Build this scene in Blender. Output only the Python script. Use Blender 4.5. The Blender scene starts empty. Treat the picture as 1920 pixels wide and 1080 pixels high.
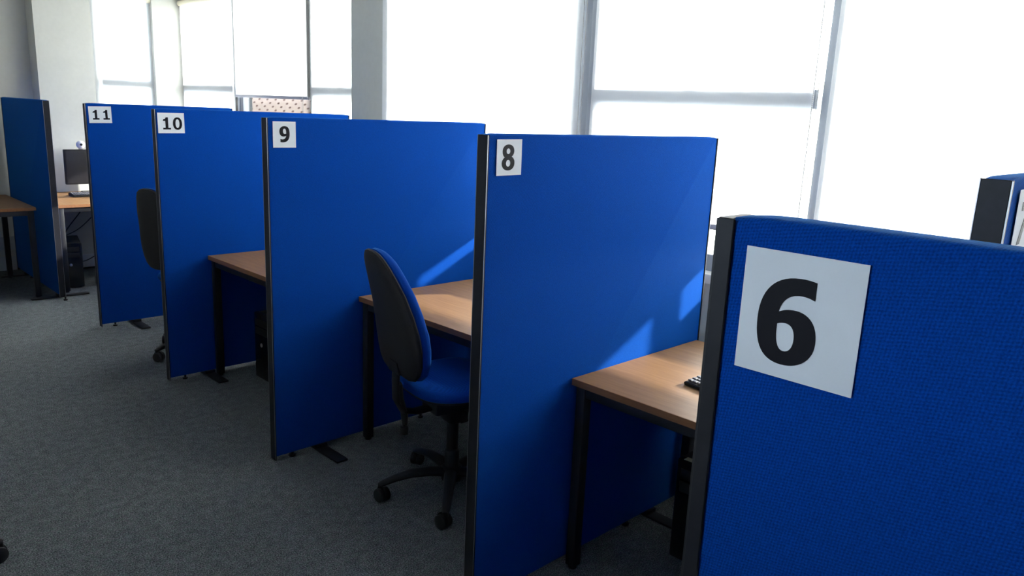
import bpy, bmesh, math, random
from mathutils import Vector, Matrix
random.seed(4)
PI = math.pi
C = bpy.context.scene.collection
SC = bpy.context.scene

# ------------------------------------------------------------------ materials
def nt(name):
    m = bpy.data.materials.new(name); m.use_nodes = True
    n = m.node_tree; n.nodes.clear()
    out = n.nodes.new('ShaderNodeOutputMaterial')
    return m, n, out

def principled(n, out, **kw):
    b = n.nodes.new('ShaderNodeBsdfPrincipled')
    for k, v in kw.items():
        b.inputs[k].default_value = v
    n.links.new(b.outputs[0], out.inputs['Surface'])
    return b

def coords(n, scale=(1, 1, 1), kind='Object', rot=(0, 0, 0)):
    t = n.nodes.new('ShaderNodeTexCoord'); mp = n.nodes.new('ShaderNodeMapping')
    mp.inputs['Scale'].default_value = scale; mp.inputs['Rotation'].default_value = rot
    n.links.new(t.outputs[kind], mp.inputs['Vector'])
    return mp.outputs[0]

def noise(n, vec, scale, detail=2, rough=.5):
    t = n.nodes.new('ShaderNodeTexNoise')
    t.inputs['Scale'].default_value = scale; t.inputs['Detail'].default_value = detail
    t.inputs['Roughness'].default_value = rough
    n.links.new(vec, t.inputs['Vector'])
    return t

def ramp(n, fac, stops):
    r = n.nodes.new('ShaderNodeValToRGB')
    e = r.color_ramp.elements
    while len(e) < len(stops): e.new(.5)
    for k, (p, c) in enumerate(stops):
        e[k].position = p; e[k].color = (*c, 1)
    n.links.new(fac, r.inputs['Fac'])
    return r.outputs['Color']

def bump(n, height, strength, dist):
    b = n.nodes.new('ShaderNodeBump')
    b.inputs['Strength'].default_value = strength; b.inputs['Distance'].default_value = dist
    n.links.new(height, b.inputs['Height'])
    return b.outputs[0]

def mathn(n, op, a, b=None, v=None):
    m = n.nodes.new('ShaderNodeMath'); m.operation = op
    n.links.new(a, m.inputs[0])
    if b is not None: n.links.new(b, m.inputs[1])
    if v is not None: m.inputs[1].default_value = v
    return m.outputs[0]

def plain(name, col, rough=.5, metal=0., spec=.5, nz=None):
    m, n, out = nt(name)
    b = principled(n, out, **{'Base Color': (*col, 1), 'Roughness': rough, 'Metallic': metal, 'Specular IOR Level': spec})
    if nz:
        sc, var, bs = nz
        t = noise(n, coords(n), sc, 3)
        c = ramp(n, t.outputs['Fac'], [(.3, tuple(x*(1-var) for x in col)), (.7, tuple(min(1, x*(1+var)) for x in col))])
        n.links.new(c, b.inputs['Base Color'])
        if bs: n.links.new(bump(n, t.outputs['Fac'], bs, .002), b.inputs['Normal'])
    return m

def fabric(name, dark, light, pitch, bs):
    # woven screen cloth: diagonal basket weave of small raised loops
    m, n, out = nt(name)
    b = principled(n, out, **{'Roughness': .85, 'Specular IOR Level': .05, 'Sheen Weight': .22, 'Sheen Roughness': .45})
    b.inputs['Sheen Tint'].default_value = (.06, .55, 1, 1)
    t = n.nodes.new('ShaderNodeTexCoord')
    dist = noise(n, t.outputs['Object'], 90, 2)
    add = n.nodes.new('ShaderNodeVectorMath'); add.operation = 'MULTIPLY_ADD'
    n.links.new(dist.outputs['Color'], add.inputs[0])
    add.inputs[1].default_value = (.0016, .0016, .0016)
    n.links.new(t.outputs['Object'], add.inputs[2])
    sep = n.nodes.new('ShaderNodeSeparateXYZ'); n.links.new(add.outputs[0], sep.inputs[0])
    k = 2*PI/pitch
    u = mathn(n, 'ADD', sep.outputs['X'], sep.outputs['Z'])
    v = mathn(n, 'SUBTRACT', sep.outputs['X'], sep.outputs['Z'])
    su = mathn(n, 'SINE', mathn(n, 'MULTIPLY', u, v=k*.72))
    sv = mathn(n, 'SINE', mathn(n, 'MULTIPLY', v, v=k*1.0))
    pr = mathn(n, 'MULTIPLY', su, sv)
    fine = noise(n, t.outputs['Object'], 700, 2)
    h = mathn(n, 'ADD', mathn(n, 'MULTIPLY', pr, v=.21), mathn(n, 'MULTIPLY', fine.outputs['Fac'], v=.9))
    c = ramp(n, h, [(.15, dark), (.75, light)])
    n.links.new(c, b.inputs['Base Color'])
    n.links.new(bump(n, h, bs, .0012), b.inputs['Normal'])
    return m

M = {}
M['fabric'] = fabric('blue_screen_cloth', (.0008, .028, .19), (.0014, .063, .385), .0050, .6)
M['chairblue'] = fabric('blue_chair_cloth', (.001, .022, .17), (.002, .055, .36), .004, .6)
M['trim'] = plain('dark_aluminium_trim', (.013, .013, .017), .45, 0, .25, (60, .15, 0))
M['silver'] = plain('silver_edge_highlight', (.40, .40, .41), .35, .9)  # silver tone standing in for the highlight on the trim corners
M['black'] = plain('black_plastic', (.012, .012, .013), .5, 0, .35, (300, .2, .2))
M['shell'] = plain('black_moulded_shell', (.022, .019, .018), .6, 0, .3, (400, .2, .25))
M['gloss'] = plain('gloss_black_plastic', (.008, .008, .009), .22)
M['screen'] = plain('monitor_glass', (.012, .011, .012), .3)
M['legmetal'] = plain('black_powder_coat', (.014, .014, .017), .5, 0, .35, (500, .15, .1))
M['paper'] = plain('white_paper', (.80, .81, .82), .6, 0, .3, (25, .02, .04))
M['ink'] = plain('black_toner', (.008, .007, .010), .5, 0, .12)
M['wall'] = plain('wall_paint', (.60, .595, .545), .8, 0, .2, (30, .02, .05))
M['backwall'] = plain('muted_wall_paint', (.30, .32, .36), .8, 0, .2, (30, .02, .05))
M['ceil'] = plain('ceiling_paint', (.62, .63, .63), .9, 0, .1, (40, .02, .05))
M['skirt'] = plain('skirting_paint', (.55, .56, .58), .5)
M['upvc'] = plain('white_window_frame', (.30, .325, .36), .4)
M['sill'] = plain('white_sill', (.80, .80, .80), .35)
M['webcam'] = plain('white_webcam', (.85, .83, .84), .35)
M['grey'] = plain('grey_plastic', (.30, .30, .31), .5)
M['keytop'] = plain('grey_keys', (.10, .10, .11), .5)
M['cream'] = plain('cream_cassette', (.80, .74, .58), .5)
M['bar'] = plain('blind_bar', (.42, .42, .50), .45)
M['chain'] = plain('bead_chain', (.34, .33, .32), .4)
M['cable'] = plain('black_cable', (.015, .015, .016), .5)
M['whitecable'] = plain('pale_cable', (.5, .5, .5), .5)
M['sticker'] = plain('cream_sticker', (.65, .58, .40), .6)
M['bwall'] = plain('outside_wall', (.75, .66, .42), .9, 0, .1, (2, .1, 0))
M['bglass'] = plain('outside_window', (.10, .12, .14), .2)
M['ground'] = plain('outside_ground', (.28, .28, .27), .95, 0, .1, (1, .2, 0))

def mk_carpet():
    m, n, out = nt('grey_green_loop_carpet')
    b = principled(n, out, **{'Roughness': .95, 'Specular IOR Level': .08})
    v = coords(n)
    fine = noise(n, v, 190, 3, .75); big = noise(n, v, 24, 3, .6); hue = noise(n, v, 55, 2)
    mix = mathn(n, 'ADD', mathn(n, 'MULTIPLY', fine.outputs['Fac'], v=.85), mathn(n, 'MULTIPLY', big.outputs['Fac'], v=.15))
    c1 = ramp(n, mix, [(.39, (.030, .038, .037)), (.51, (.122, .148, .145)), (.63, (.32, .355, .345))])
    c2 = ramp(n, mix, [(.39, (.036, .038, .045)), (.51, (.136, .138, .150)), (.63, (.34, .33, .345))])
    mx = n.nodes.new('ShaderNodeMix'); mx.data_type = 'RGBA'
    n.links.new(ramp(n, hue.outputs['Fac'], [(.42, (0, 0, 0)), (.58, (1, 1, 1))]), mx.inputs[0])
    n.links.new(c1, mx.inputs[6]); n.links.new(c2, mx.inputs[7])
    n.links.new(mx.outputs[2], b.inputs['Base Color'])
    n.links.new(bump(n, fine.outputs['Fac'], 1., .004), b.inputs['Normal'])
    return m
M['carpet'] = mk_carpet()

def mk_wood(name, a, c_, axis='Y'):
    m, n, out = nt(name)
    b = principled(n, out, **{'Roughness': .45, 'Specular IOR Level': .28})
    v = coords(n, (26, 1.3, 26))
    t = noise(n, v, 3.0, 5, .62); f = noise(n, coords(n, (220, 9, 220)), 2.0, 3, .6)
    mix = mathn(n, 'ADD', mathn(n, 'MULTIPLY', t.outputs['Fac'], v=.65), mathn(n, 'MULTIPLY', f.outputs['Fac'], v=.35))
    n.links.new(ramp(n, mix, [(.34, a), (.64, c_)]), b.inputs['Base Color'])
    n.links.new(bump(n, f.outputs['Fac'], .04, .001), b.inputs['Normal'])
    return m
M['wood'] = mk_wood('beech_laminate', (.185, .092, .034), (.26, .140, .060))
M['woodedge'] = mk_wood('beech_edging', (.20, .088, .036), (.27, .125, .056))

def mk_blind(name, trans, refl, tint):
    m, n, out = nt(name)
    t = n.nodes.new('ShaderNodeBsdfTranslucent'); d = n.nodes.new('ShaderNodeBsdfDiffuse')
    t.inputs[0].default_value = (trans*tint[0], trans*tint[1], trans*tint[2], 1)
    d.inputs[0].default_value = (refl, refl, refl, 1)
    w = n.nodes.new('ShaderNodeTexWave'); w.inputs['Scale'].default_value = 55; w.inputs['Distortion'].default_value = .6
    w.bands_direction = 'Y'
    n.links.new(coords(n), w.inputs['Vector'])
    c = ramp(n, w.outputs['Fac'], [(0, tuple(trans*x*.95 for x in tint)), (1, tuple(trans*x for x in tint))])
    n.links.new(c, t.inputs[0])
    a = n.nodes.new('ShaderNodeAddShader')
    n.links.new(t.outputs[0], a.inputs[0]); n.links.new(d.outputs[0], a.inputs[1])
    n.links.new(a.outputs[0], out.inputs['Surface'])
    return m
M['blind_thin'] = mk_blind('thin_white_blind_cloth', .66, .22, (1, 1, .98))
M['blind'] = mk_blind('white_blind_cloth', .52, .40, (1, 1, .99))

def mk_dotted():
    m, n, out = nt('cream_dotted_cloth')
    v = n.nodes.new('ShaderNodeTexCoord')
    sep = n.nodes.new('ShaderNodeSeparateXYZ'); n.links.new(v.outputs['Object'], sep.inputs[0])
    # staggered dot lattice spanned by (.047, .03) and (.10, -.03) metres
    det = .047*-.03-.03*.10
    def phase(gy, gz):
        return mathn(n, 'ADD', mathn(n, 'MULTIPLY', sep.outputs['Y'], v=2*PI*gy), mathn(n, 'MULTIPLY', sep.outputs['Z'], v=2*PI*gz))
    p1, p2 = phase(-.03/det, -.10/det), phase(-.03/det, .047/det)
    s = mathn(n, 'MULTIPLY', mathn(n, 'ADD', mathn(n, 'ADD', mathn(n, 'COSINE', p1), mathn(n, 'COSINE', p2)), v=2.0), v=.25)
    c = ramp(n, s, [(.76, (.265, .24, .225)), (.90, (.12, .095, .088))])
    t = n.nodes.new('ShaderNodeBsdfTranslucent'); d = n.nodes.new('ShaderNodeBsdfDiffuse')
    n.links.new(c, t.inputs[0]); n.links.new(c, d.inputs[0])
    ad = n.nodes.new('ShaderNodeAddShader')
    n.links.new(t.outputs[0], ad.inputs[0]); n.links.new(d.outputs[0], ad.inputs[1])
    n.links.new(ad.outputs[0], out.inputs['Surface'])
    return m
M['dotted'] = mk_dotted()

def mk_glass():
    m, n, out = nt('window_glass')
    t = n.nodes.new('ShaderNodeBsdfTransparent'); g = n.nodes.new('ShaderNodeBsdfGlossy')
    t.inputs[0].default_value = (.94, .96, .96, 1); g.inputs['Roughness'].default_value = .02
    lw = n.nodes.new('ShaderNodeFresnel'); lw.inputs[0].default_value = 1.45
    mx = n.nodes.new('ShaderNodeMixShader')
    n.links.new(lw.outputs[0], mx.inputs[0]); n.links.new(t.outputs[0], mx.inputs[1]); n.links.new(g.outputs[0], mx.inputs[2])
    n.links.new(mx.outputs[0], out.inputs['Surface'])
    return m
M['glass'] = mk_glass()

# ------------------------------------------------------------------ mesh helpers
class MB:
    def __init__(s): s.bm = bmesh.new()
    def box(s, x0, x1, y0, y1, z0, z1, bev=0, seg=2):
        r = bmesh.ops.create_cube(s.bm, size=1)
        vs = r['verts']
        bmesh.ops.scale(s.bm, vec=(x1-x0, y1-y0, z1-z0), verts=vs)
        bmesh.ops.translate(s.bm, vec=((x0+x1)/2, (y0+y1)/2, (z0+z1)/2), verts=vs)
        if bev:
            es = list({e for v in vs for e in v.link_edges})
            bmesh.ops.bevel(s.bm, geom=es, offset=bev, segments=seg, affect='EDGES', profile=.5)
        return s
    def tube(s, pts, r, n=10, cap=True):
        pts = [Vector(p) for p in pts]
        rs = r if isinstance(r, (list, tuple)) else [r]*len(pts)
        rings = []; up = None
        for i, p in enumerate(pts):
            d = (pts[min(i+1, len(pts)-1)]-pts[max(i-1, 0)]).normalized()
            if up is None:
                up = Vector((0, 0, 1)) if abs(d.z) < .9 else Vector((1, 0, 0))
            a = d.cross(up).normalized(); b = a.cross(d).normalized(); up = b
            rr = rs[i]; ra, rb = rr if isinstance(rr, tuple) else (rr, rr)
            rings.append([s.bm.verts.new(p+a*ra*math.cos(2*PI*k/n)+b*rb*math.sin(2*PI*k/n)) for k in range(n)])
        for A, B in zip(rings, rings[1:]):
            for k in range(n): s.bm.faces.new((A[k], A[(k+1) % n], B[(k+1) % n], B[k]))
        if cap:
            s.bm.faces.new(rings[0][::-1]); s.bm.faces.new(rings[-1])
        return s
    def lathe(s, prof, n=24, mat=None):
        rings = []
        for r, z in prof:
            rings.append([s.bm.verts.new((max(r, 1e-5)*math.cos(2*PI*k/n), max(r, 1e-5)*math.sin(2*PI*k/n), z)) for k in range(n)])
        for A, B in zip(rings, rings[1:]):
            for k in range(n): s.bm.faces.new((A[k], A[(k+1) % n], B[(k+1) % n], B[k]))
        s.bm.faces.new(rings[0][::-1]); s.bm.faces.new(rings[-1])
        if mat: bmesh.ops.transform(s.bm, matrix=mat, verts=[v for R in rings for v in R])
        return s
    def loft(s, loops, cap=True):
        rings = [[s.bm.verts.new(p) for p in L] for L in loops]; n = len(rings[0])
        for A, B in zip(rings, rings[1:]):
            for k in range(n): s.bm.faces.new((A[k], A[(k+1) % n], B[(k+1) % n], B[k]))
        if cap:
            s.bm.faces.new(rings[0][::-1]); s.bm.faces.new(rings[-1])
        return s
    def sphere(s, c, r, sub=2, sc=(1, 1, 1)):
        q = bmesh.ops.create_icosphere(s.bm, subdivisions=sub, radius=r)
        bmesh.ops.scale(s.bm, vec=sc, verts=q['verts']); bmesh.ops.translate(s.bm, vec=c, verts=q['verts'])
        return s
    def xf(s, mat):
        bmesh.ops.transform(s.bm, matrix=mat, verts=s.bm.verts[:]); return s
    def build(s, name, mat, parent=None, smooth=True, mats=None):
        bmesh.ops.recalc_face_normals(s.bm, faces=s.bm.faces[:])
        me = bpy.data.meshes.new(name); s.bm.to_mesh(me); s.bm.free()
        me.materials.append(mat)
        if smooth:
            me.shade_smooth(); me.set_sharp_from_angle(angle=math.radians(35))
        o = bpy.data.objects.new(name, me); C.objects.link(o)
        if parent: o.parent = parent
        return o

def tag(o, label=None, cat=None, group=None, kind=None):
    if label: o['label'] = label
    if cat: o['category'] = cat
    if group: o['group'] = group
    if kind: o['kind'] = kind
    return o
def thing(name, label, cat, loc=(0, 0, 0), rz=0, group=None):
    o = bpy.data.objects.new(name, None); C.objects.link(o)
    o.location = loc; o.rotation_euler = (0, 0, rz); o.empty_display_size = .1
    return tag(o, label, cat, group)
def struct(mb, name, mat, smooth=False):
    return tag(mb.build(name, mat, None, smooth), kind='structure')
def copy_tree(o, parent=None):
    c = o.copy(); C.objects.link(c)
    if parent: c.parent = parent
    for ch in list(o.children): copy_tree(ch, c)
    return c
def place(o, label, loc, rz=0):
    o['label'] = label; o.location = loc; o.rotation_euler = (0, 0, rz); return o

# ------------------------------------------------------------------ measures
H, T = 1.600, .044
PX = {8: 1.5715, 9: 1.617, 10: 1.6527, 11: 1.7094, 7: 1.372}
PY = {8: 1.7105, 9: 3.1615, 10: 4.5258, 11: 5.9383, 7: .315}
XW = 3.12          # room face of the window wall
XE = 3.47          # its outer face
XB = 3.30          # bay plane beyond the wall pier
YE = 8.22          # end wall
YR = 8.45          # recessed left part of the end wall
ZC = 2.95
ZS, ZT = .985, 2.62
LX, BY = -3.6, -3.8

# ------------------------------------------------------------------ room shell
struct(MB().box(LX-.2, XE, BY-.2, YR+.25, -.12, 0), 'floor', M['carpet'])
struct(MB().box(LX-.2, XE, BY-.2, YR+.25, ZC, ZC+.12), 'ceiling', M['ceil'])
w = MB()
w.box(XW, XE, BY-.2, YE, 0, ZS-.03)              # below the windows
w.box(XW, XE, BY-.2, YE, ZT, ZC)                 # above
w.box(XW, XE, 4.43, 4.83, ZS-.03, ZT)            # pier between the window groups
w.box(XW, XE, BY-.2, -3.45, ZS-.03, ZT)
w.box(XW, XE, -.72, -.50, ZS-.03, ZT)
struct(w, 'wall_right', M['wall'])
w = MB()
E0, E1 = 2.475, 3.035
w.box(2.0, E0, YE, YR+.25, 0, ZC)
w.box(E1, XE, YE, YR+.25, 0, ZC)
w.box(E0, E1, YE, YR+.25, 0, ZS); w.box(E0, E1, YE, YR+.25, ZT, ZC)
w.box(LX-.2, 2.0, YR, YR+.25, 0, ZC)
struct(w, 'wall_end', M['wall'])
w = MB()
w.box(LX-.2, LX, BY-.2, YR, 0, 1.6); w.box(LX-.2, LX, BY-.2, YR, 2.6, ZC)
w.box(LX-.2, LX, BY-.2, 1.3, 1.6, 2.6); w.box(LX-.2, LX, 3.4, YR, 1.6, 2.6)
struct(w, 'wall_left', M['backwall'])
struct(MB().box(LX, XW, BY-.2, BY, 0, ZC), 'wall_back', M['backwall'])
struct(MB().box(-1.10, -1.0, -1.6, 7.2, 0, 1.56), 'wall_added_blocker', M['backwall'])  # added unseen to keep the left window's light off the lower panels
# sills, skirting
for nm, a, b, x0, x1 in (('trim_1', -3.45, 4.43, XW-.06, XE-.02), ('trim_2', 4.83, YE, XW-.03, XE-.02)):
    struct(MB().box(x0, x1, a, b, ZS-.045, ZS, .006), nm, M['sill'], True)
sk = MB(); sk.box(2.0, XW, YE-.018, YE, 0, .13, .004); sk.box(LX, 2.0, YR-.018, YR, 0, .13, .004)
sk.box(LX, 2.0, YR-.05, YR, .20, .32, .006)
struct(sk, 'baseboard_end', M['skirt'], True)
struct(MB().box(XW-.018, XW, BY, YE, 0, .13, .004), 'baseboard_right', M['skirt'], True)

# ------------------------------------------------------------------ windows
def window(num, axis, a, b, z0, z1, p0, p1, rail=None, stile=.055):
    """axis 'y': window in an x = const wall from y = a..b, frame depth x = p0..p1; axis 'x': in a y = const wall"""
    def bx(mb, u0, u1, q0, q1, zz0, zz1, bev=.004):
        if axis == 'y': mb.box(q0, q1, u0, u1, zz0, zz1, bev)
        else: mb.box(u0, u1, q0, q1, zz0, zz1, bev)
    f = MB(); s = stile; sb = .078 if axis == 'y' else stile
    bx(f, a, a+s, p0, p1, z0, z1); bx(f, b-s, b, p0, p1, z0, z1)
    bx(f, a+s, b-s, p0, p1, z0, z0+sb); bx(f, a+s, b-s, p0, p1, z1-s, z1)
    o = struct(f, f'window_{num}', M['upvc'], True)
    if rail:
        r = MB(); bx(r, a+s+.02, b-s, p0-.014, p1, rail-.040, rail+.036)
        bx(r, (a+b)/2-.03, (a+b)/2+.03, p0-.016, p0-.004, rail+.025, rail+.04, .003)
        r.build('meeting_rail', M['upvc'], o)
    g = MB(); mid = (p0+p1)/2
    bx(g, a+s-.01, b-s+.01, mid-.003, mid+.003, z0+s-.01, z1-s+.01, 0)
    g.build('pane', M['glass'], o, False)
    return o
ZR = 1.768
window(1, 'x', E0, E1, ZS, ZT, YE+.075, YE+.14, 1.775)
window(2, 'y', 7.0, YE, ZS, ZT, XB+.03, XB+.10, 1.765)
window(3, 'y', 5.695, 6.99, ZS, ZT, XB+.03, XB+.10, None, .045)
window(4, 'y', 4.83, 5.69, ZS, ZT, XB+.03, XB+.10, 1.765, .045)
window(5, 'y', 2.672, 4.43, ZS, ZT, XW+.02, XW+.065, None, .085)
window(6, 'y', 1.392, 2.668, ZS, ZT, XW+.012, XW+.065, ZR, .042)
w6 = bpy.data.objects['window_6']
MB().box(XW+.012, XW+.065, 2.572, 2.63, ZS, ZT, .004).build('sun_stop_post', M['upvc'], w6)  # post added behind the blind to stop a sun streak on panel 9
window(7, 'y', -.50, 1.388, ZS, ZT, XW+.015, XW+.065, None, .042)
window(8, 'y', -3.45, -.72, ZS, ZT, XW+.02, XW+.09)
window(9, 'y', 1.3, 3.4, 1.6, 2.6, LX-.13, LX-.06)  # unseen high window, placed and sized for the bluish light on panel 6

# ------------------------------------------------------------------ roller blinds
def blind(label, axis, a, b, zb, zt, pos, inward, chain=None, zch=1.0, cloth='blind'):
    """hanging sheet from a..b at pos; inward = sign of the room side"""
    loc = (pos, (a+b)/2, zb) if axis == 'y' else ((a+b)/2, pos, zb)
    rz = 0 if axis == 'y' else -PI/2
    # local frame: local Y runs along the blind, local X across it (room side = inward)
    t = thing('roller_blind', label, 'window blind', loc, rz, 'roller blinds at the windows')
    h = (b-a)/2; hh = zt-zb
    f = MB(); nz = 14; ny = 10
    grid = [[f.bm.verts.new((.0015*math.sin(3.1*j/ny*PI)*math.sin(i/nz*PI), -h+2*h*j/ny, hh*i/nz)) for j in range(ny+1)] for i in range(nz+1)]
    for i in range(nz):
        for j in range(ny): f.bm.faces.new((grid[i][j], grid[i][j+1], grid[i+1][j+1], grid[i+1][j]))
    f.build('blind_cloth', M[cloth], t)
    MB().box(-.006, .006, -h, h, -.012, .014, .004).build('bottom_bar', M['bar'], t)
    MB().lathe([(.024, -h-.004), (.026, -h), (.026, h), (.024, h+.004)], 20, Matrix.Translation((0, 0, hh+.016)) @ Matrix.Rotation(-PI/2, 4, 'X')).build('roller_tube', M['cream'], t)
    if chain is not None:
        c = MB(); y0 = chain
        for yy in (y0-.009, y0+.009):
            z = hh
            while z > zch-zb:
                r = bmesh.ops.create_icosphere(c.bm, subdivisions=1, radius=.0026)
                bmesh.ops.translate(c.bm, vec=(inward*.03, yy, z), verts=r['verts'])
                z -= .0075
            c.tube([(inward*.03, yy, hh), (inward*.03, yy, zch-zb)], .0010, 5)
        c.tube([(inward*.03, y0+.009*math.cos(q*PI/6), zch-zb-.009*math.sin(q*PI/6)) for q in range(7)], .002, 6)
        c.build('bead_chain', M['chain'], t)
    return t
zt = 2.558
blind('narrow white roller blind on the end wall, facing down the room', 'x', E0+.005, E1-.005, 1.45, zt, YE+.042, -1, cloth='blind_thin')
blind('white roller blind in the far corner beside the end wall', 'y', 7.02, YE-.03, 1.45, zt, XB-.006, -1, cloth='blind_thin')
blind('white roller blind pulled only partway down above the cream dotted screen', 'y', 5.712, 6.985, 1.70, zt, XB-.02, -1, -.612, 1.45, cloth='blind_thin')
blind('white roller blind showing a rail, just beyond the grey wall pier', 'y', 4.84, 5.688, 1.0, zt, XB-.006, -1, cloth='blind_thin')
blind('wide white roller blind above booth 9, between wall pier and first bead chain', 'y', 2.69, 4.425, 1.115, zt, XW-.022, -1, -.90, .95)
blind('white roller blind showing a horizontal rail, above the panel numbered 8', 'y', 1.452, 2.612, 1.195, zt, XW-.022, -1, -.60, .95)
blind('wide plain white roller blind at right of photo, above panels 6 and 7', 'y', -.48, 1.388, 1.195, zt, XW-.022, -1)
b8 = blind('white roller blind', 'y', -3.43, -.74, 1.195, zt, XW-.022, -1)
b8['label'] = 'white roller blind furthest along the window wall, beyond the right photo edge'

ds = MB(); ds.box(XB+.018, XB+.024, 5.70, 6.74, 1.50, 1.69)
tag(ds.build('dotted_screen', M['dotted'], None, False), 'cream window screen with grey dots below the half raised blind', 'screen')

# ------------------------------------------------------------------ partition panels
def panel(label, loc, rz, L, h=H, ret=.002, e=.0045, foot=(.245,), silver=True, group='blue office partition panels'):
    """local X along the panel from its free end, local Y across it"""
    t = thing('partition_panel', label, 'partition', loc, rz, group)
    z0 = .028; r = .045
    # fabric board: outline with softly falling top corners, thickness rounded at the rim
    def outline(ins):
        a, b, top, bot = e-.002+ins, L-e+.002-ins, h-ins, z0+ins
        pts = [(a, bot), (b, bot)]
        for k in range(7):
            q = k/6; pts.append((b-r*q, top-.0035*(1-q)**2))
        for k in range(11):
            q = (k+1)/12; pts.append((b-r+(a+r-b+r)*q, top+.0003*math.sin(q*PI*5)))
        for k in range(7):
            q = 1-k/6; pts.append((a+r*q, top-.0035*(1-q)**2))
        return pts
    lay = [(.009, -T/2+.001), (.004, -T/2+.0022), (.0012, -T/2+.005), (0, -T/2+.010), (0, T/2-.010), (.0012, T/2-.005), (.004, T/2-.0022), (.009, T/2-.001)]
    MB().loft([[(x, y, z) for x, z in outline(i)] for i, y in lay]).build('fabric_board', M['fabric'], t)
    for s_, x0, x1 in ((0, 0, e+ret), (1, L-e-ret, L)):
        m = MB(); ht = h-.004; rt = T/2+.0015
        xo = x0 if s_ == 0 else x1; d = 1 if s_ == 0 else -1
        m.box(min(xo, xo+d*e), max(xo, xo+d*e), -rt+.0022, rt-.0022, .012, ht, .001, 1)
        m.box(min(xo+d*.0015, xo+d*(e+ret)), max(xo+d*.0015, xo+d*(e+ret)), -rt, -rt+.003, .012, ht, .0008, 1)
        m.box(min(xo+d*.0015, xo+d*(e+ret)), max(xo+d*.0015, xo+d*(e+ret)), rt-.003, rt, .012, ht, .0008, 1)
        tr = m.build('end_trim', M['trim'], t)
        for sy in (-1, 1):
            yy = sy*(rt-.0011)
            MB().box(min(xo, xo+d*.0025), max(xo, xo+d*.0025), yy-.0009, yy+.0009, .014, ht-.001).build('edge_strip', M['silver'] if silver else M['black'], tr, False)  # corner highlight of the trim built as a thin strip
    for fx in foot:
        f = MB(); f.box(fx-.03, fx+.03, -.215, .215, .003, .013, .003); f.box(fx-.03, fx+.03, -.03, .03, .012, z0+.002, .002)
        f.build('foot', M['legmetal'], t)
        MB().lathe([(.014, 0), (.016, .004), (.016, .010), (.007, .012), (.007, z0+.004)], 14, Matrix.Translation((fx-.145, 0, 0))).build('levelling_glide', M['black'], t)
    return t
for n_, L, lab in ((8, 1.2715, 'blue partition panel bearing the sheet numbered 8'),
                   (9, 1.2715, 'blue partition panel bearing the sheet numbered 9'),
                   (10, 1.255, 'blue partition panel bearing the sheet numbered 10'),
                   (11, 1.05, 'blue partition panel bearing the sheet numbered 11'),
                   (7, 1.40, 'blue partition panel rising behind panel 6, bearing the sheet numbered 7')):
    panel(lab, (PX[n_], PY[n_]+T/2, 0), 0, L, foot=(.245, L-.25))
X6, Y6, H6 = .60, .354, 1.5885
panel('blue partition panel with coarse weave nearest the camera, bearing the sheet numbered 6', (X6+T/2, Y6, 0), -PI/2, 1.4, H6, ret=.003, e=.014, foot=(.245, 1.15), silver=False)
YL0 = 7.02
panel('blue partition panel between the two desks at the far end wall', (1.745, YL0, 0), PI/2, 1.36, foot=(.075, 1.1))

# ------------------------------------------------------------------ number sheets
def outline_curve(loops):
    cu = bpy.data.curves.new('numeral', 'CURVE'); cu.dimensions = '2D'; cu.fill_mode = 'BOTH'; cu.extrude = .00025
    for L in loops:
        sp = cu.splines.new('POLY'); sp.points.add(len(L)-1); sp.use_cyclic_u = True
        for k, (x, y) in enumerate(L): sp.points[k].co = (x, y, 0, 1)
    o = bpy.data.objects.new('tmp', cu)
    C.objects.link(o)
    dg = bpy.context.evaluated_depsgraph_get()
    me = bpy.data.meshes.new_from_object(o.evaluated_get(dg))
    bpy.data.objects.remove(o)
    return me
def bez(p0, p1, p2, p3, n=14):
    return [tuple((1-t)**3*a+3*(1-t)**2*t*b+3*(1-t)*t*t*c+t**3*d for a, b, c, d in zip(p0, p1, p2, p3)) for t in [k/n for k in range(n)]]
def ell(cx, cy, rx, ry, n=40, a0=0, a1=2*PI, p=2.0):
    out = []
    for k in range(n):
        a = a0+(a1-a0)*k/n; c, s = math.cos(a), math.sin(a)
        out.append((cx+rx*math.copysign(abs(c)**(2/p), c), cy+ry*math.copysign(abs(s)**(2/p), s)))
    return out
# bold humanist digits, cap height 1, lower-left origin
def d6():
    o = []
    o += bez((.665, .985), (.60, 1.0), (.53, 1.005), (.47, 1.0))
    o += bez((.47, 1.0), (.18, .99), (.02, .80), (.02, .47))
    o += bez((.02, .47), (.02, .14), (.13, -.015), (.365, -.015))
    o += bez((.365, -.015), (.58, -.015), (.725, .12), (.725, .315))
    o += bez((.725, .315), (.725, .52), (.62, .635), (.455, .635))
    o += bez((.455, .635), (.375, .635), (.31, .615), (.265, .585))
    o += bez((.265, .585), (.285, .73), (.38, .81), (.52, .81))
    o += bez((.52, .81), (.57, .81), (.62, .80), (.652, .785))
    o += [(.665, .785)]
    hole = bez((.262, .445), (.255, .23), (.30, .145), (.37, .145)) + bez((.37, .145), (.44, .145), (.478, .21), (.478, .305)) + \
        bez((.478, .305), (.478, .41), (.435, .47), (.36, .47)) + bez((.36, .47), (.32, .47), (.285, .46), (.262, .445))
    return [o, hole]
def d9():
    return [[(.745-x, .985-y) for x, y in L] for L in d6()]
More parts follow.
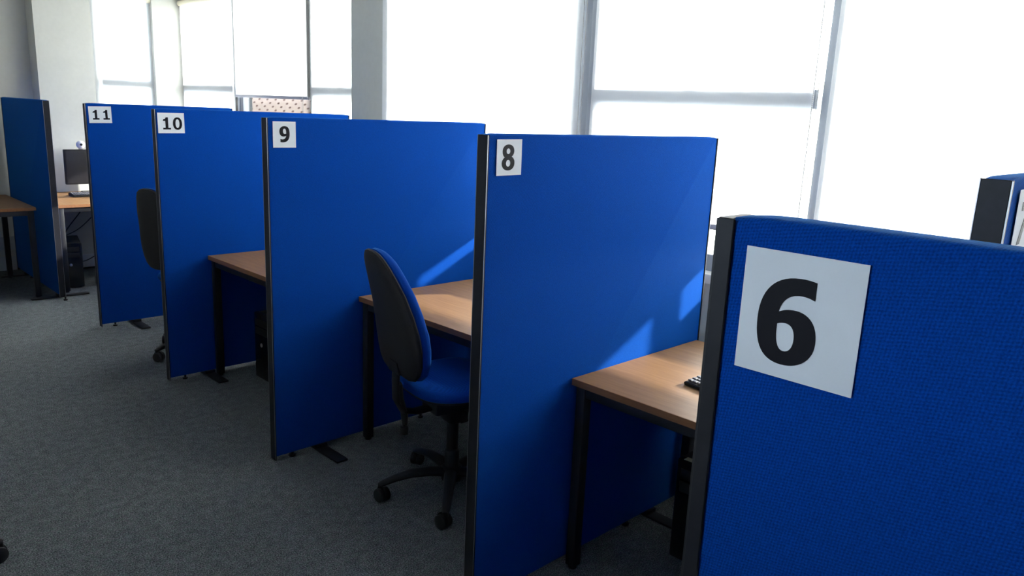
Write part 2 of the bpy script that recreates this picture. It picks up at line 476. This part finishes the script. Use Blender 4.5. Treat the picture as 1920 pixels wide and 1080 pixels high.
def d8():
    o = bez((.37, 1.01), (.57, 1.01), (.69, .91), (.69, .755)) + bez((.69, .755), (.69, .65), (.63, .57), (.555, .53)) + \
        bez((.555, .53), (.66, .48), (.72, .40), (.72, .285)) + bez((.72, .285), (.72, .10), (.58, -.015), (.37, -.015)) + \
        bez((.37, -.015), (.16, -.015), (.02, .10), (.02, .27)) + bez((.02, .27), (.02, .38), (.09, .46), (.18, .505)) + \
        bez((.18, .505), (.09, .56), (.05, .64), (.05, .74)) + bez((.05, .74), (.05, .90), (.18, 1.01), (.37, 1.01))
    return [o, ell(.37, .745, .105, .110), ell(.37, .270, .120, .135)]
def d0():
    return [ell(.40, .495, .38, .515, 48, p=2.2), ell(.40, .495, .165, .355, 40, p=2.2)]
def d1():
    return [[(.08, 0), (.72, 0), (.72, .15), (.515, .15), (.515, 1.0), (.325, 1.0)] + bez((.325, 1.0), (.315, .88), (.24, .855), (.08, .85), 8) + [(.08, .705), (.285, .705), (.285, .15), (.08, .15)]]
def d7():
    return [[(.03, 1.0), (.70, 1.0), (.70, .83), (.30, 0), (.055, 0), (.475, .80), (.03, .80)]]
DIG = {'6': d6, '7': d7, '8': d8, '9': d9, '0': d0, '1': d1}

def sign(text, label, origin, ux, un, w, h, ch, cx, cy, tilt=0, adv=.80, curl=.0):
    """sheet of paper; origin its lower-left corner, ux its width direction, un facing the reader; w x h metres"""
    ux = Vector(ux).normalized(); un = Vector(un).normalized(); uz = un.cross(ux)
    mat = Matrix((( ux.x, uz.x, un.x, origin[0]), (ux.y, uz.y, un.y, origin[1]), (ux.z, uz.z, un.z, origin[2]), (0, 0, 0, 1)))
    mat = mat @ Matrix.Rotation(tilt, 4, 'Z')
    t = thing('number_sheet', label, 'number sign', (0, 0, 0), 0, 'numbered sheets on the partition panels')
    t.matrix_world = mat
    s = MB(); nx = 10
    cz = lambda x: curl*((2*x/w-1)**4)
    loop = [[(w*k/nx, 0, .0006+cz(w*k/nx)) for k in range(nx+1)], [(w*k/nx, h, .0006+cz(w*k/nx)) for k in range(nx+1)]]
    vs = [[s.bm.verts.new(p) for p in L] for L in loop]
    vb = [[s.bm.verts.new((p[0], p[1], p[2]-.0004)) for p in L] for L in loop]
    for k in range(nx):
        s.bm.faces.new((vs[0][k], vs[0][k+1], vs[1][k+1], vs[1][k])); s.bm.faces.new((vb[0][k], vb[1][k], vb[1][k+1], vb[0][k+1]))
        s.bm.faces.new((vs[0][k], vb[0][k], vb[0][k+1], vs[0][k+1])); s.bm.faces.new((vs[1][k], vs[1][k+1], vb[1][k+1], vb[1][k]))
    for k in (0, nx): s.bm.faces.new((vs[0][k], vs[1][k], vb[1][k], vb[0][k]))
    s.build('sheet', M['paper'], t)
    x = cx - ch*(adv*(len(text)-1)+.74)/2
    for c in text:
        me = outline_curve(DIG[c]())
        me.transform(Matrix.Translation((x, cy-ch/2, .0009)) @ Matrix.Diagonal((ch, ch, 1, 1)))
        me.materials.append(M['ink'])
        o = bpy.data.objects.new('numeral', me); C.objects.link(o); o.parent = t
        x += ch*adv
    return t
f8, f9, f10, f11, f7 = (PY[k]-.0006 for k in (8, 9, 10, 11, 7))
sign('8', 'white paper sheet printed with the number 8', (1.609, f8, 1.4755), (1, 0, .01), (0, -1, 0), .105, .108, .076, .049, .054, 0, curl=.0012)
sign('9', 'white paper sheet printed with the number 9', (1.645, f9, 1.470), (1, 0, 0), (0, -1, 0), .109, .112, .069, .055, .058, 0, curl=.001)
sign('10', 'white paper sheet printed with the number 10', (1.668, f10, 1.465), (1, 0, .01), (0, -1, 0), .147, .112, .067, .077, .054, 0, adv=.88, curl=.001)
sign('11', 'white paper sheet printed with the number 11', (1.731, f11, 1.466), (1, 0, .02), (0, -1, 0), .147, .113, .066, .078, .056, 0, adv=1.02, curl=.001)
sign('7', 'white paper sheet printed with the number 7, cut off at the photo edge', (1.423, f7, 1.470), (1, 0, .02), (0, -1, 0), .13, .11, .070, .055, .054, 0, curl=.001)
sign('6', 'large-looking white paper sheet printed with the number 6, nearest the camera', (X6-.0004, .3225, 1.4575), (0, -1, 0), (-1, 0, 0), .1025, .1065, .0735, .0425, .0497, 0)

# ------------------------------------------------------------------ desks
def desk(label, x0, x1, y0, y1, zt=.75, rails=True):
    cx, cy = (x0+x1)/2, (y0+y1)/2
    t = thing('office_desk', label, 'desk', (cx, cy, 0), 0, 'beech topped office desks')
    a, b = (x1-x0)/2, (y1-y0)/2
    MB().box(-a+.0015, a-.0015, -b+.0015, b-.0015, zt-.0248, zt, .0012, 1).build('desk_top', M['wood'], t)
    ed = MB()
    ed.box(-a, -a+.0018, -b, b, zt-.025, zt-.0005); ed.box(a-.0018, a, -b, b, zt-.025, zt-.0005)
    ed.box(-a, a, -b, -b+.0018, zt-.025, zt-.0005); ed.box(-a, a, b-.0018, b, zt-.025, zt-.0005)
    ed.build('edge_band', M['woodedge'], t, False)
    s = .02
    for sx in (-1, 1):
        for sy in (-1, 1):
            lx, ly = sx*(a-.035), sy*(b-.03)
            l = MB(); l.box(lx-s, lx+s, ly-s, ly+s, .012, zt-.0255, .003); l.lathe([(.016, 0), (.016, .012), (.009, .014)], 12, Matrix.Translation((lx, ly, 0)))
            l.build('leg', M['legmetal'], t)
    for sx in (-1, 1):
        MB().box(sx*(a-.035)-.015, sx*(a-.035)+.015, -b+.05, b-.05, zt-.066, zt-.0255, .002).build('rail', M['legmetal'], t)
    for sy in (-1, 1):
        MB().box(-a+.055, a-.055, sy*(b-.03)-.015, sy*(b-.03)+.015, zt-.066, zt-.0255, .002).build('rail', M['legmetal'], t)
    return t
desk('beech desk between panels 8 and 7, with a black keyboard on it', 2.012, 2.812, .372, 1.702)
desk('beech desk in the booth between panels 9 and 8, behind the nearer chair', 2.075, 2.875, 1.765, 3.152)
desk('beech desk in the booth between panels 10 and 9, black computer tower beneath', 1.912, 2.712, 3.215, 4.517)
desk('beech desk along the end wall carrying the black monitor', 1.80, 3.09, 7.20, 8.195)
desk('shaded brown desk at left photo edge, this side of the end partition', .15, 1.635, 7.13, 8.12)

# ------------------------------------------------------------------ chairs
def make_chair(label):
    t = thing('office_chair', label, 'office chair', (0, 0, 0), 0, 'wheeled blue and black office chairs')
    # faces local +X, origin on the floor under the gas column
    def back_outline(n=48, grow=0.0):
        # half width along the height, a tapered shield shape; returns (y, z) around
        R = []
        prof = [(0, .10), (.01, .14), (.035, .170), (.08, .191), (.14, .200), (.20, .197), (.28, .178), (.36, .156), (.42, .128), (.46, .107), (.49, .084), (.507, .056), (.514, .025)]
        right = [(w_+grow, z if 0 < k < len(prof)-1 else z) for k, (z, w_) in enumerate(prof)]
        pts = [(w_, z) for w_, z in right]+[(-w_, z) for w_, z in right[::-1]]
        return pts
    def bent(x, y, z):
        # recline and lumbar curve; x is depth from the shell plane
        q = z/.514
        return (-.272+x-.125*q+.05*math.sin(q*PI)*.6+.25*y*y, y, .592+z*1.03)
    O = back_outline(); cy = .24
    def layer(sc, x): return [bent(x, y*sc, cy+(z-cy)*sc) for y, z in O]
    MB().loft([layer(.60, -.012), layer(.80, -.010), layer(.93, -.004), layer(.985, .004), layer(1.0, .014), layer(.985, .020)]).build('back_shell', M['shell'], t)
    MB().loft([layer(.97, .018), layer(1.0, .026), layer(1.005, .040), layer(.985, .054), layer(.93, .064), layer(.80, .070), layer(.55, .072)]).build('backrest', M['chairblue'], t)
    # seat
    def seat_outline(sc=1, z=0):
        out = []
        for k in range(44):
            a = 2*PI*k/44; c, s_ = math.cos(a), math.sin(a); p = 3.2
            x = .235*math.copysign(abs(c)**(2/p), c); y = .235*math.copysign(abs(s_)**(2/p), s_)
            y *= 1+.06*(x/.235)
            drop = -.03*max(0, (x-.08)/.155)**2
            out.append((x*sc+.015, y*sc, z+drop))
        return out
    MB().loft([seat_outline(.94, 0.505), seat_outline(1.0, 0.513), seat_outline(1.01, 0.527), seat_outline(.985, 0.541), seat_outline(.92, 0.551), seat_outline(.75, 0.557), seat_outline(.4, 0.557)]).build('seat', M['chairblue'], t)
    MB().loft([seat_outline(.70, 0.481), seat_outline(.86, 0.489), seat_outline(.96, 0.499), seat_outline(.965, 0.507)]).build('seat_shell', M['shell'], t)
    # J-bar carrying the backrest
    j = MB(); j.tube([(-.05, 0, .425), (-.18, 0, .415), (-.245, 0, .43), (-.272, 0, .48), (-.275, 0, .56), (-.272, 0, .64), (-.271, 0, .70)],
                     [(.034, .009)]*7, 12)
    j.loft([[bent(-.013+dx, y, z) for y, z in ((-.05, .012), (.05, .012), (.034, .06), (-.034, .06))] for dx in (0, .012)])
    j.tube([(-.268, 0, .56), (-.262, 0, .50), (-.235, 0, .42), (-.232, 0, .37)], [(.045, .012), (.04, .013), (.03, .012), (.02, .010)], 10)
    jb = j.build('back_bar', M['black'], t)
    kn = MB(); kn.lathe([(.006, -.04), (.018, -.04), (.02, -.02), (.017, -.008), (.008, -.006), (.008, .03)], 16, Matrix.Translation((-.235, .0, .365)))
    kn.build('tension_knob', M['black'], jb)
    # mechanism and levers
    m = MB(); m.box(-.12, .09, -.07, .07, .40, .475, .012); m.box(-.04, .05, -.05, .05, .34, .395, .012)
    m.build('mechanism', M['black'], t)
    lv = MB(); lv.tube([(.02, -.06, .41), (.03, -.16, .408), (.045, -.225, .40)], [.006, .006, .005], 8); lv.box(.03, .065, -.275, -.215, .388, .412, .008)
    lv.build('height_lever', M['black'], t)
    # gas column
    MB().lathe([(.032, .085), (.032, .20), (.030, .205), (.026, .21), (.026, .33), (.018, .332), (.018, .39)], 20).build('gas_column', M['black'], t)
    # five star base
    b = MB(); b.lathe([(.030, .055), (.046, .065), (.05, .10), (.044, .125), (.034, .13)], 20)
    R = .315; ph = math.radians(21)
    for k in range(5):
        a = ph+2*PI*k/5; c, s_ = math.cos(a), math.sin(a)
        b.tube([(r*c, r*s_, z) for r, z in ((.03, .102), (.10, .110), (.18, .108), (.25, .094), (.30, .078), (.325, .070))],
               [(.030, .022), (.028, .021), (.024, .019), (.021, .016), (.018, .014), (.012, .009)], 10)
    b.build('five_star_base', M['black'], t)
    for k in range(5):
        a = ph+2*PI*k/5; c, s_ = math.cos(a), math.sin(a)
        tw = a+[.5, 2.2, -1.1, .9, 1.8][k]
        mt = Matrix.Translation((R*c, R*s_, 0)) @ Matrix.Rotation(tw, 4, 'Z')
        w_ = MB()
        for sy in (-1, 1):
            w_.lathe([(.010, -.010), (.026, -.010), (.030, -.007), (.030, .007), (.025, .010), (.008, .010)], 20, mt @ Matrix.Translation((-.012, sy*.016, .030)) @ Matrix.Rotation(PI/2, 4, 'X'))
        # hood over the twin wheels
        w_.lathe([(.033, -.0045), (.034, 0), (.033, .0045)], 20, mt @ Matrix.Translation((-.012, 0, .035)) @ Matrix.Rotation(PI/2, 4, 'X'))
        w_.lathe([(.011, .035), (.013, .055), (.010, .075)], 12, mt)
        w_.build('caster', M['black'], t)
    return t
ch = make_chair('blue and black wheeled chair in booth 9, its back to the aisle')
CH1 = (2.075, 2.42)
place(ch, ch['label'], (*CH1, 0), math.radians(-11))
c2 = copy_tree(ch); place(c2, 'dark office chair partly hidden behind the left edge of panel 10', (2.06, 5.015, 0), math.radians(22))
c3 = copy_tree(ch); place(c3, 'office chair showing only one black caster at the lower left photo corner', (.187, 3.155, 0), math.radians(-39))

# ------------------------------------------------------------------ computers
def tower(label, loc, rz, hgt=.42, wd=.18, dp=.44):
    t = thing('computer_tower', label, 'computer', loc, rz, 'black computer towers on the floor')
    # front faces local -X
    MB().box(-dp/2+.03, dp/2, -wd/2, wd/2, .014, hgt, .006).build('case', M['black'], t)
    f = MB(); f.box(-dp/2, -dp/2+.034, -wd/2-.002, wd/2+.002, .012, hgt+.003, .010, 3)
    fp = f.build('front_panel', M['gloss'], t)
    for k in range(2): MB().box(-dp/2-.003, -dp/2+.004, -wd/2+.018, wd/2-.018, hgt-.075-.052*k, hgt-.033-.052*k, .002).build('drive_bay', M['black'], fp)
    MB().lathe([(.012, 0), (.012, .004), (.009, .006)], 18, Matrix.Translation((-dp/2+.001, 0, hgt-.19)) @ Matrix.Rotation(-PI/2, 4, 'Y')).build('power_button', M['grey'], fp)
    rg = MB(); rg.tube([(.010*math.cos(q*PI/10), 0, .010*math.sin(q*PI/10)) for q in range(21)], .0022, 6)
    rg.xf(Matrix.Translation((-dp/2+.10, wd/2+.0005, .16))); rg.build('lock_ring', M['grey'], t)
    for sx in (-1, 1):
        for sy in (-1, 1):
            MB().lathe([(.014, 0), (.016, .006), (.016, .016)], 12, Matrix.Translation((sx*(dp/2-.06), sy*(wd/2-.03), 0))).build('rubber_foot', M['black'], t)
    return t
t8 = tower('black computer tower under the desk beside panel 6', (2.60, 1.385, 0), math.radians(2))
MB().box(-.218, -.19, .02, .065, .4228, .4236).build('sticker', M['sticker'], t8)
t10 = tower('black computer tower under the desk between panels 10 and 9', (2.31, 4.22, 0), 0)
te = tower('black computer tower under the end wall desk, cables trailing behind', (1.955, 7.56, 0), math.radians(78), .40)

def keyboard(label, loc, rz):
    t = thing('keyboard', label, 'keyboard', loc, rz, 'black keyboards on desks')
    # long side along local Y, user on local -X
    b = MB(); b.loft([[(-.075, -.22, 0), (.075, -.22, 0), (.075, .22, 0), (-.075, .22, 0)],
                      [(-.077, -.222, .010), (.077, -.222, .018), (.077, .222, .018), (-.077, .222, .010)],
                      [(-.073, -.218, .014), (.073, -.218, .026), (.073, .218, .026), (-.073, .218, .014)]])
    b.build('keyboard_base', M['black'], t)
    k = MB()
    for r in range(6):
        for q in range(21):
            if r == 0 and 4 < q < 10: continue
            x = -.060+r*.0225; y = -.205+q*.0205; z = .0155+.082*(x+.073)
            k.box(x-.008, x+.008, y-.008, y+.008, z, z+.006, .0015, 1)
    z = .0155+.082*.013; k.box(-.068, -.052, -.112, -.0, z, z+.006, .0015, 1)
    k.build('keys', M['keytop'], t)
    return t
keyboard('black keyboard showing only its corner past panel 6', (2.325, 1.182, .75), math.radians(-8))
keyboard('black keyboard on the end wall desk below the monitor', (2.29, 7.78, .75), math.radians(88))

mo = thing('monitor', 'black flat monitor on the end wall desk, seen beside panel 11', 'monitor', (2.355, 8.0, .75), 0)
q = MB(); q.box(-.26, .26, -.012, .026, .085, .405, .006); q.box(-.20, .20, .02, .05, .13, .36, .012); q.build('monitor_case', M['black'], mo)
MB().box(-.247, .247, -.0136, -.0125, .098, .392).build('screen', M['screen'], mo, False)
q = MB(); q.box(-.025, .025, .03, .05, .012, .2, .006); q.build('stand_neck', M['black'], mo)
q = MB(); q.box(-.11, .11, -.06, .12, 0, .012, .005); q.build('stand_base', M['black'], mo)
wc = thing('webcam', 'small white webcam perched on top of the monitor', 'webcam', (2.245, 8.005, 1.1565), 0)
MB().sphere((0, 0, .041), .038, 3, (1, .9, 1)).build('webcam_body', M['webcam'], wc)
q = MB(); q.lathe([(.006, 0), (.011, .001), (.011, .004), (.004, .005)], 16, Matrix.Translation((-.004, -.033, .045)) @ Matrix.Rotation(PI/2, 4, 'X')); q.build('lens', M['gloss'], wc)
q = MB(); q.box(-.016, .016, -.008, .03, -.003+.003, .006, .002); q.build('clip', M['grey'], wc)

def cable(name, label, pts, r, mat, n=8):
    # smooth Catmull-Rom path
    P = [Vector(p) for p in pts]; P = [P[0]]+P+[P[-1]]; out = []
    for i in range(1, len(P)-2):
        for k in range(n):
            u = k/n; a, b, c, d = P[i-1], P[i], P[i+1], P[i+2]
            out.append(.5*((2*b)+(-a+c)*u+(2*a-5*b+4*c-d)*u*u+(-a+3*b-3*c+d)*u**3))
    out.append(P[-2])
    m = MB(); m.tube(out, r, 7)
    return tag(m.build(name, mat), label, 'cable', 'cables by the end desk' if 'end' in label else None)
cable('cable', 'black cable rising from the end desk tower to the desk underside', [(1.99, 7.80, .36), (2.06, 7.97, .42), (2.20, 8.05, .56), (2.33, 8.08, .72)], .005, M['cable'])
cable('cable', 'black cable looping low from the end desk tower towards panel 11', [(1.99, 7.81, .20), (2.10, 8.0, .12), (2.22, 8.05, .10), (2.36, 8.05, .17)], .005, M['cable'])
cable('cable', 'second black cable sagging between end desk tower and desk', [(1.95, 7.815, .37), (2.06, 8.02, .36), (2.22, 8.1, .42), (2.40, 8.1, .60), (2.45, 8.1, .72)], .0045, M['cable'])
cable('cable', 'black cable lying along the skirting under the end desk', [(1.95, 7.83, .05), (2.0, 8.08, .012), (2.2, 8.14, .012), (2.5, 8.15, .012)], .006, M['cable'])
cable('cable', 'thin pale cable hanging below the desk beside panel 6', [(2.44, 1.22, .683), (2.445, 1.225, .60), (2.45, 1.235, .50), (2.47, 1.25, .42)], .0022, M['whitecable'])
pb = thing('power_adapter', 'small black box on the carpet at the edge of panel 11', 'adapter', (2.17, 7.40, 0), .2)
MB().box(-.05, .05, -.035, .035, 0, .085, .008).build('adapter_body', M['black'], pb)
MB().tube([(0, .03, .04), (.02, .10, .02), (.06, .2, .008)], .004, 7).build('adapter_lead', M['cable'], pb)

# ------------------------------------------------------------------ outside
struct(MB().box(XE, 90, -70, 70, -3.6, -3.4), 'ground', M['ground'])
bd = thing('building', 'pale yellow building outside, glimpsed under the blind beside panel 6', 'building', (30, 22, -3.4), 0)
MB().box(-4, 4, -9, 9, 0, 6.6).build('wall', M['bwall'], bd, False)
for k in range(6):
    for z in (1.2, 4.2):
        MB().box(-4.05, -3.95, -8+k*2.8, -6.6+k*2.8, z, z+1.5).build('window', M['bglass'], bd, False)

# ------------------------------------------------------------------ light
sun = bpy.data.lights.new('sun', 'SUN'); sun.energy = 14.0; sun.angle = math.radians(2.2); sun.color = (1, .97, .92)
so = bpy.data.objects.new('sun', sun); C.objects.link(so)
d = Vector((-1.8, 1.0, -.85)).normalized()
so.rotation_euler = d.to_track_quat('-Z', 'Y').to_euler(); so.location = (20, -8, 12)
wd = bpy.data.worlds.new('sky'); SC.world = wd; wd.use_nodes = True
n = wd.node_tree; n.nodes.clear()
o = n.nodes.new('ShaderNodeOutputWorld'); bg = n.nodes.new('ShaderNodeBackground')
tc = n.nodes.new('ShaderNodeTexCoord'); sp = n.nodes.new('ShaderNodeSeparateXYZ')
n.links.new(tc.outputs['Generated'], sp.inputs[0])
mr = n.nodes.new('ShaderNodeMapRange'); mr.inputs[1].default_value = -.2; mr.inputs[2].default_value = .9
n.links.new(sp.outputs['Z'], mr.inputs[0])
mx = n.nodes.new('ShaderNodeMapRange'); mx.inputs[1].default_value = -.6; mx.inputs[2].default_value = .5
n.links.new(sp.outputs['X'], mx.inputs[0])
mc = n.nodes.new('ShaderNodeMix'); mc.data_type = 'RGBA'
n.links.new(mx.outputs[0], mc.inputs[0])
n.links.new(ramp(n, mr.outputs[0], [(0, (.85, .94, 1.0)), (.35, (.70, .86, 1.08)), (1, (.5, .74, 1.1))]), mc.inputs[6])
n.links.new(ramp(n, mr.outputs[0], [(0, (1.0, 1.0, .98)), (.35, (1.0, .995, .975)), (1, (.84, .92, 1.0))]), mc.inputs[7])
n.links.new(mc.outputs[2], bg.inputs[0])
bg.inputs[1].default_value = 24.0
n.links.new(bg.outputs[0], o.inputs[0])

# ------------------------------------------------------------------ camera
F, YAW, PIT, ROL, HC = 1454.908, .782, -.2233, .0435, 1.6658
fw = Vector((math.sin(YAW)*math.cos(PIT), math.cos(YAW)*math.cos(PIT), math.sin(PIT)))
r0 = Vector((math.cos(YAW), -math.sin(YAW), 0)); u0 = r0.cross(fw)
r1 = math.cos(ROL)*r0+math.sin(ROL)*u0; u1 = -math.sin(ROL)*r0+math.cos(ROL)*u0
cam = bpy.data.cameras.new('camera'); cam.sensor_width = 36; cam.sensor_fit = 'HORIZONTAL'; cam.lens = F/1920*36
cam.clip_start = .02; cam.clip_end = 300
co = bpy.data.objects.new('camera', cam); C.objects.link(co)
co.matrix_world = Matrix(((r1.x, u1.x, -fw.x, 0), (r1.y, u1.y, -fw.y, 0), (r1.z, u1.z, -fw.z, HC), (0, 0, 0, 1)))
SC.camera = co

SC.view_settings.view_transform = 'Standard'; SC.view_settings.look = 'None'
SC.view_settings.exposure = 0; SC.view_settings.gamma = 1; SC.view_settings.use_curve_mapping = False
SC.cycles.max_bounces = 10; SC.cycles.diffuse_bounces = 6; SC.cycles.transparent_max_bounces = 12
SC.cycles.use_denoising = True
SC.cycles.sample_clamp_indirect = 12
bpy.context.view_layer.update()
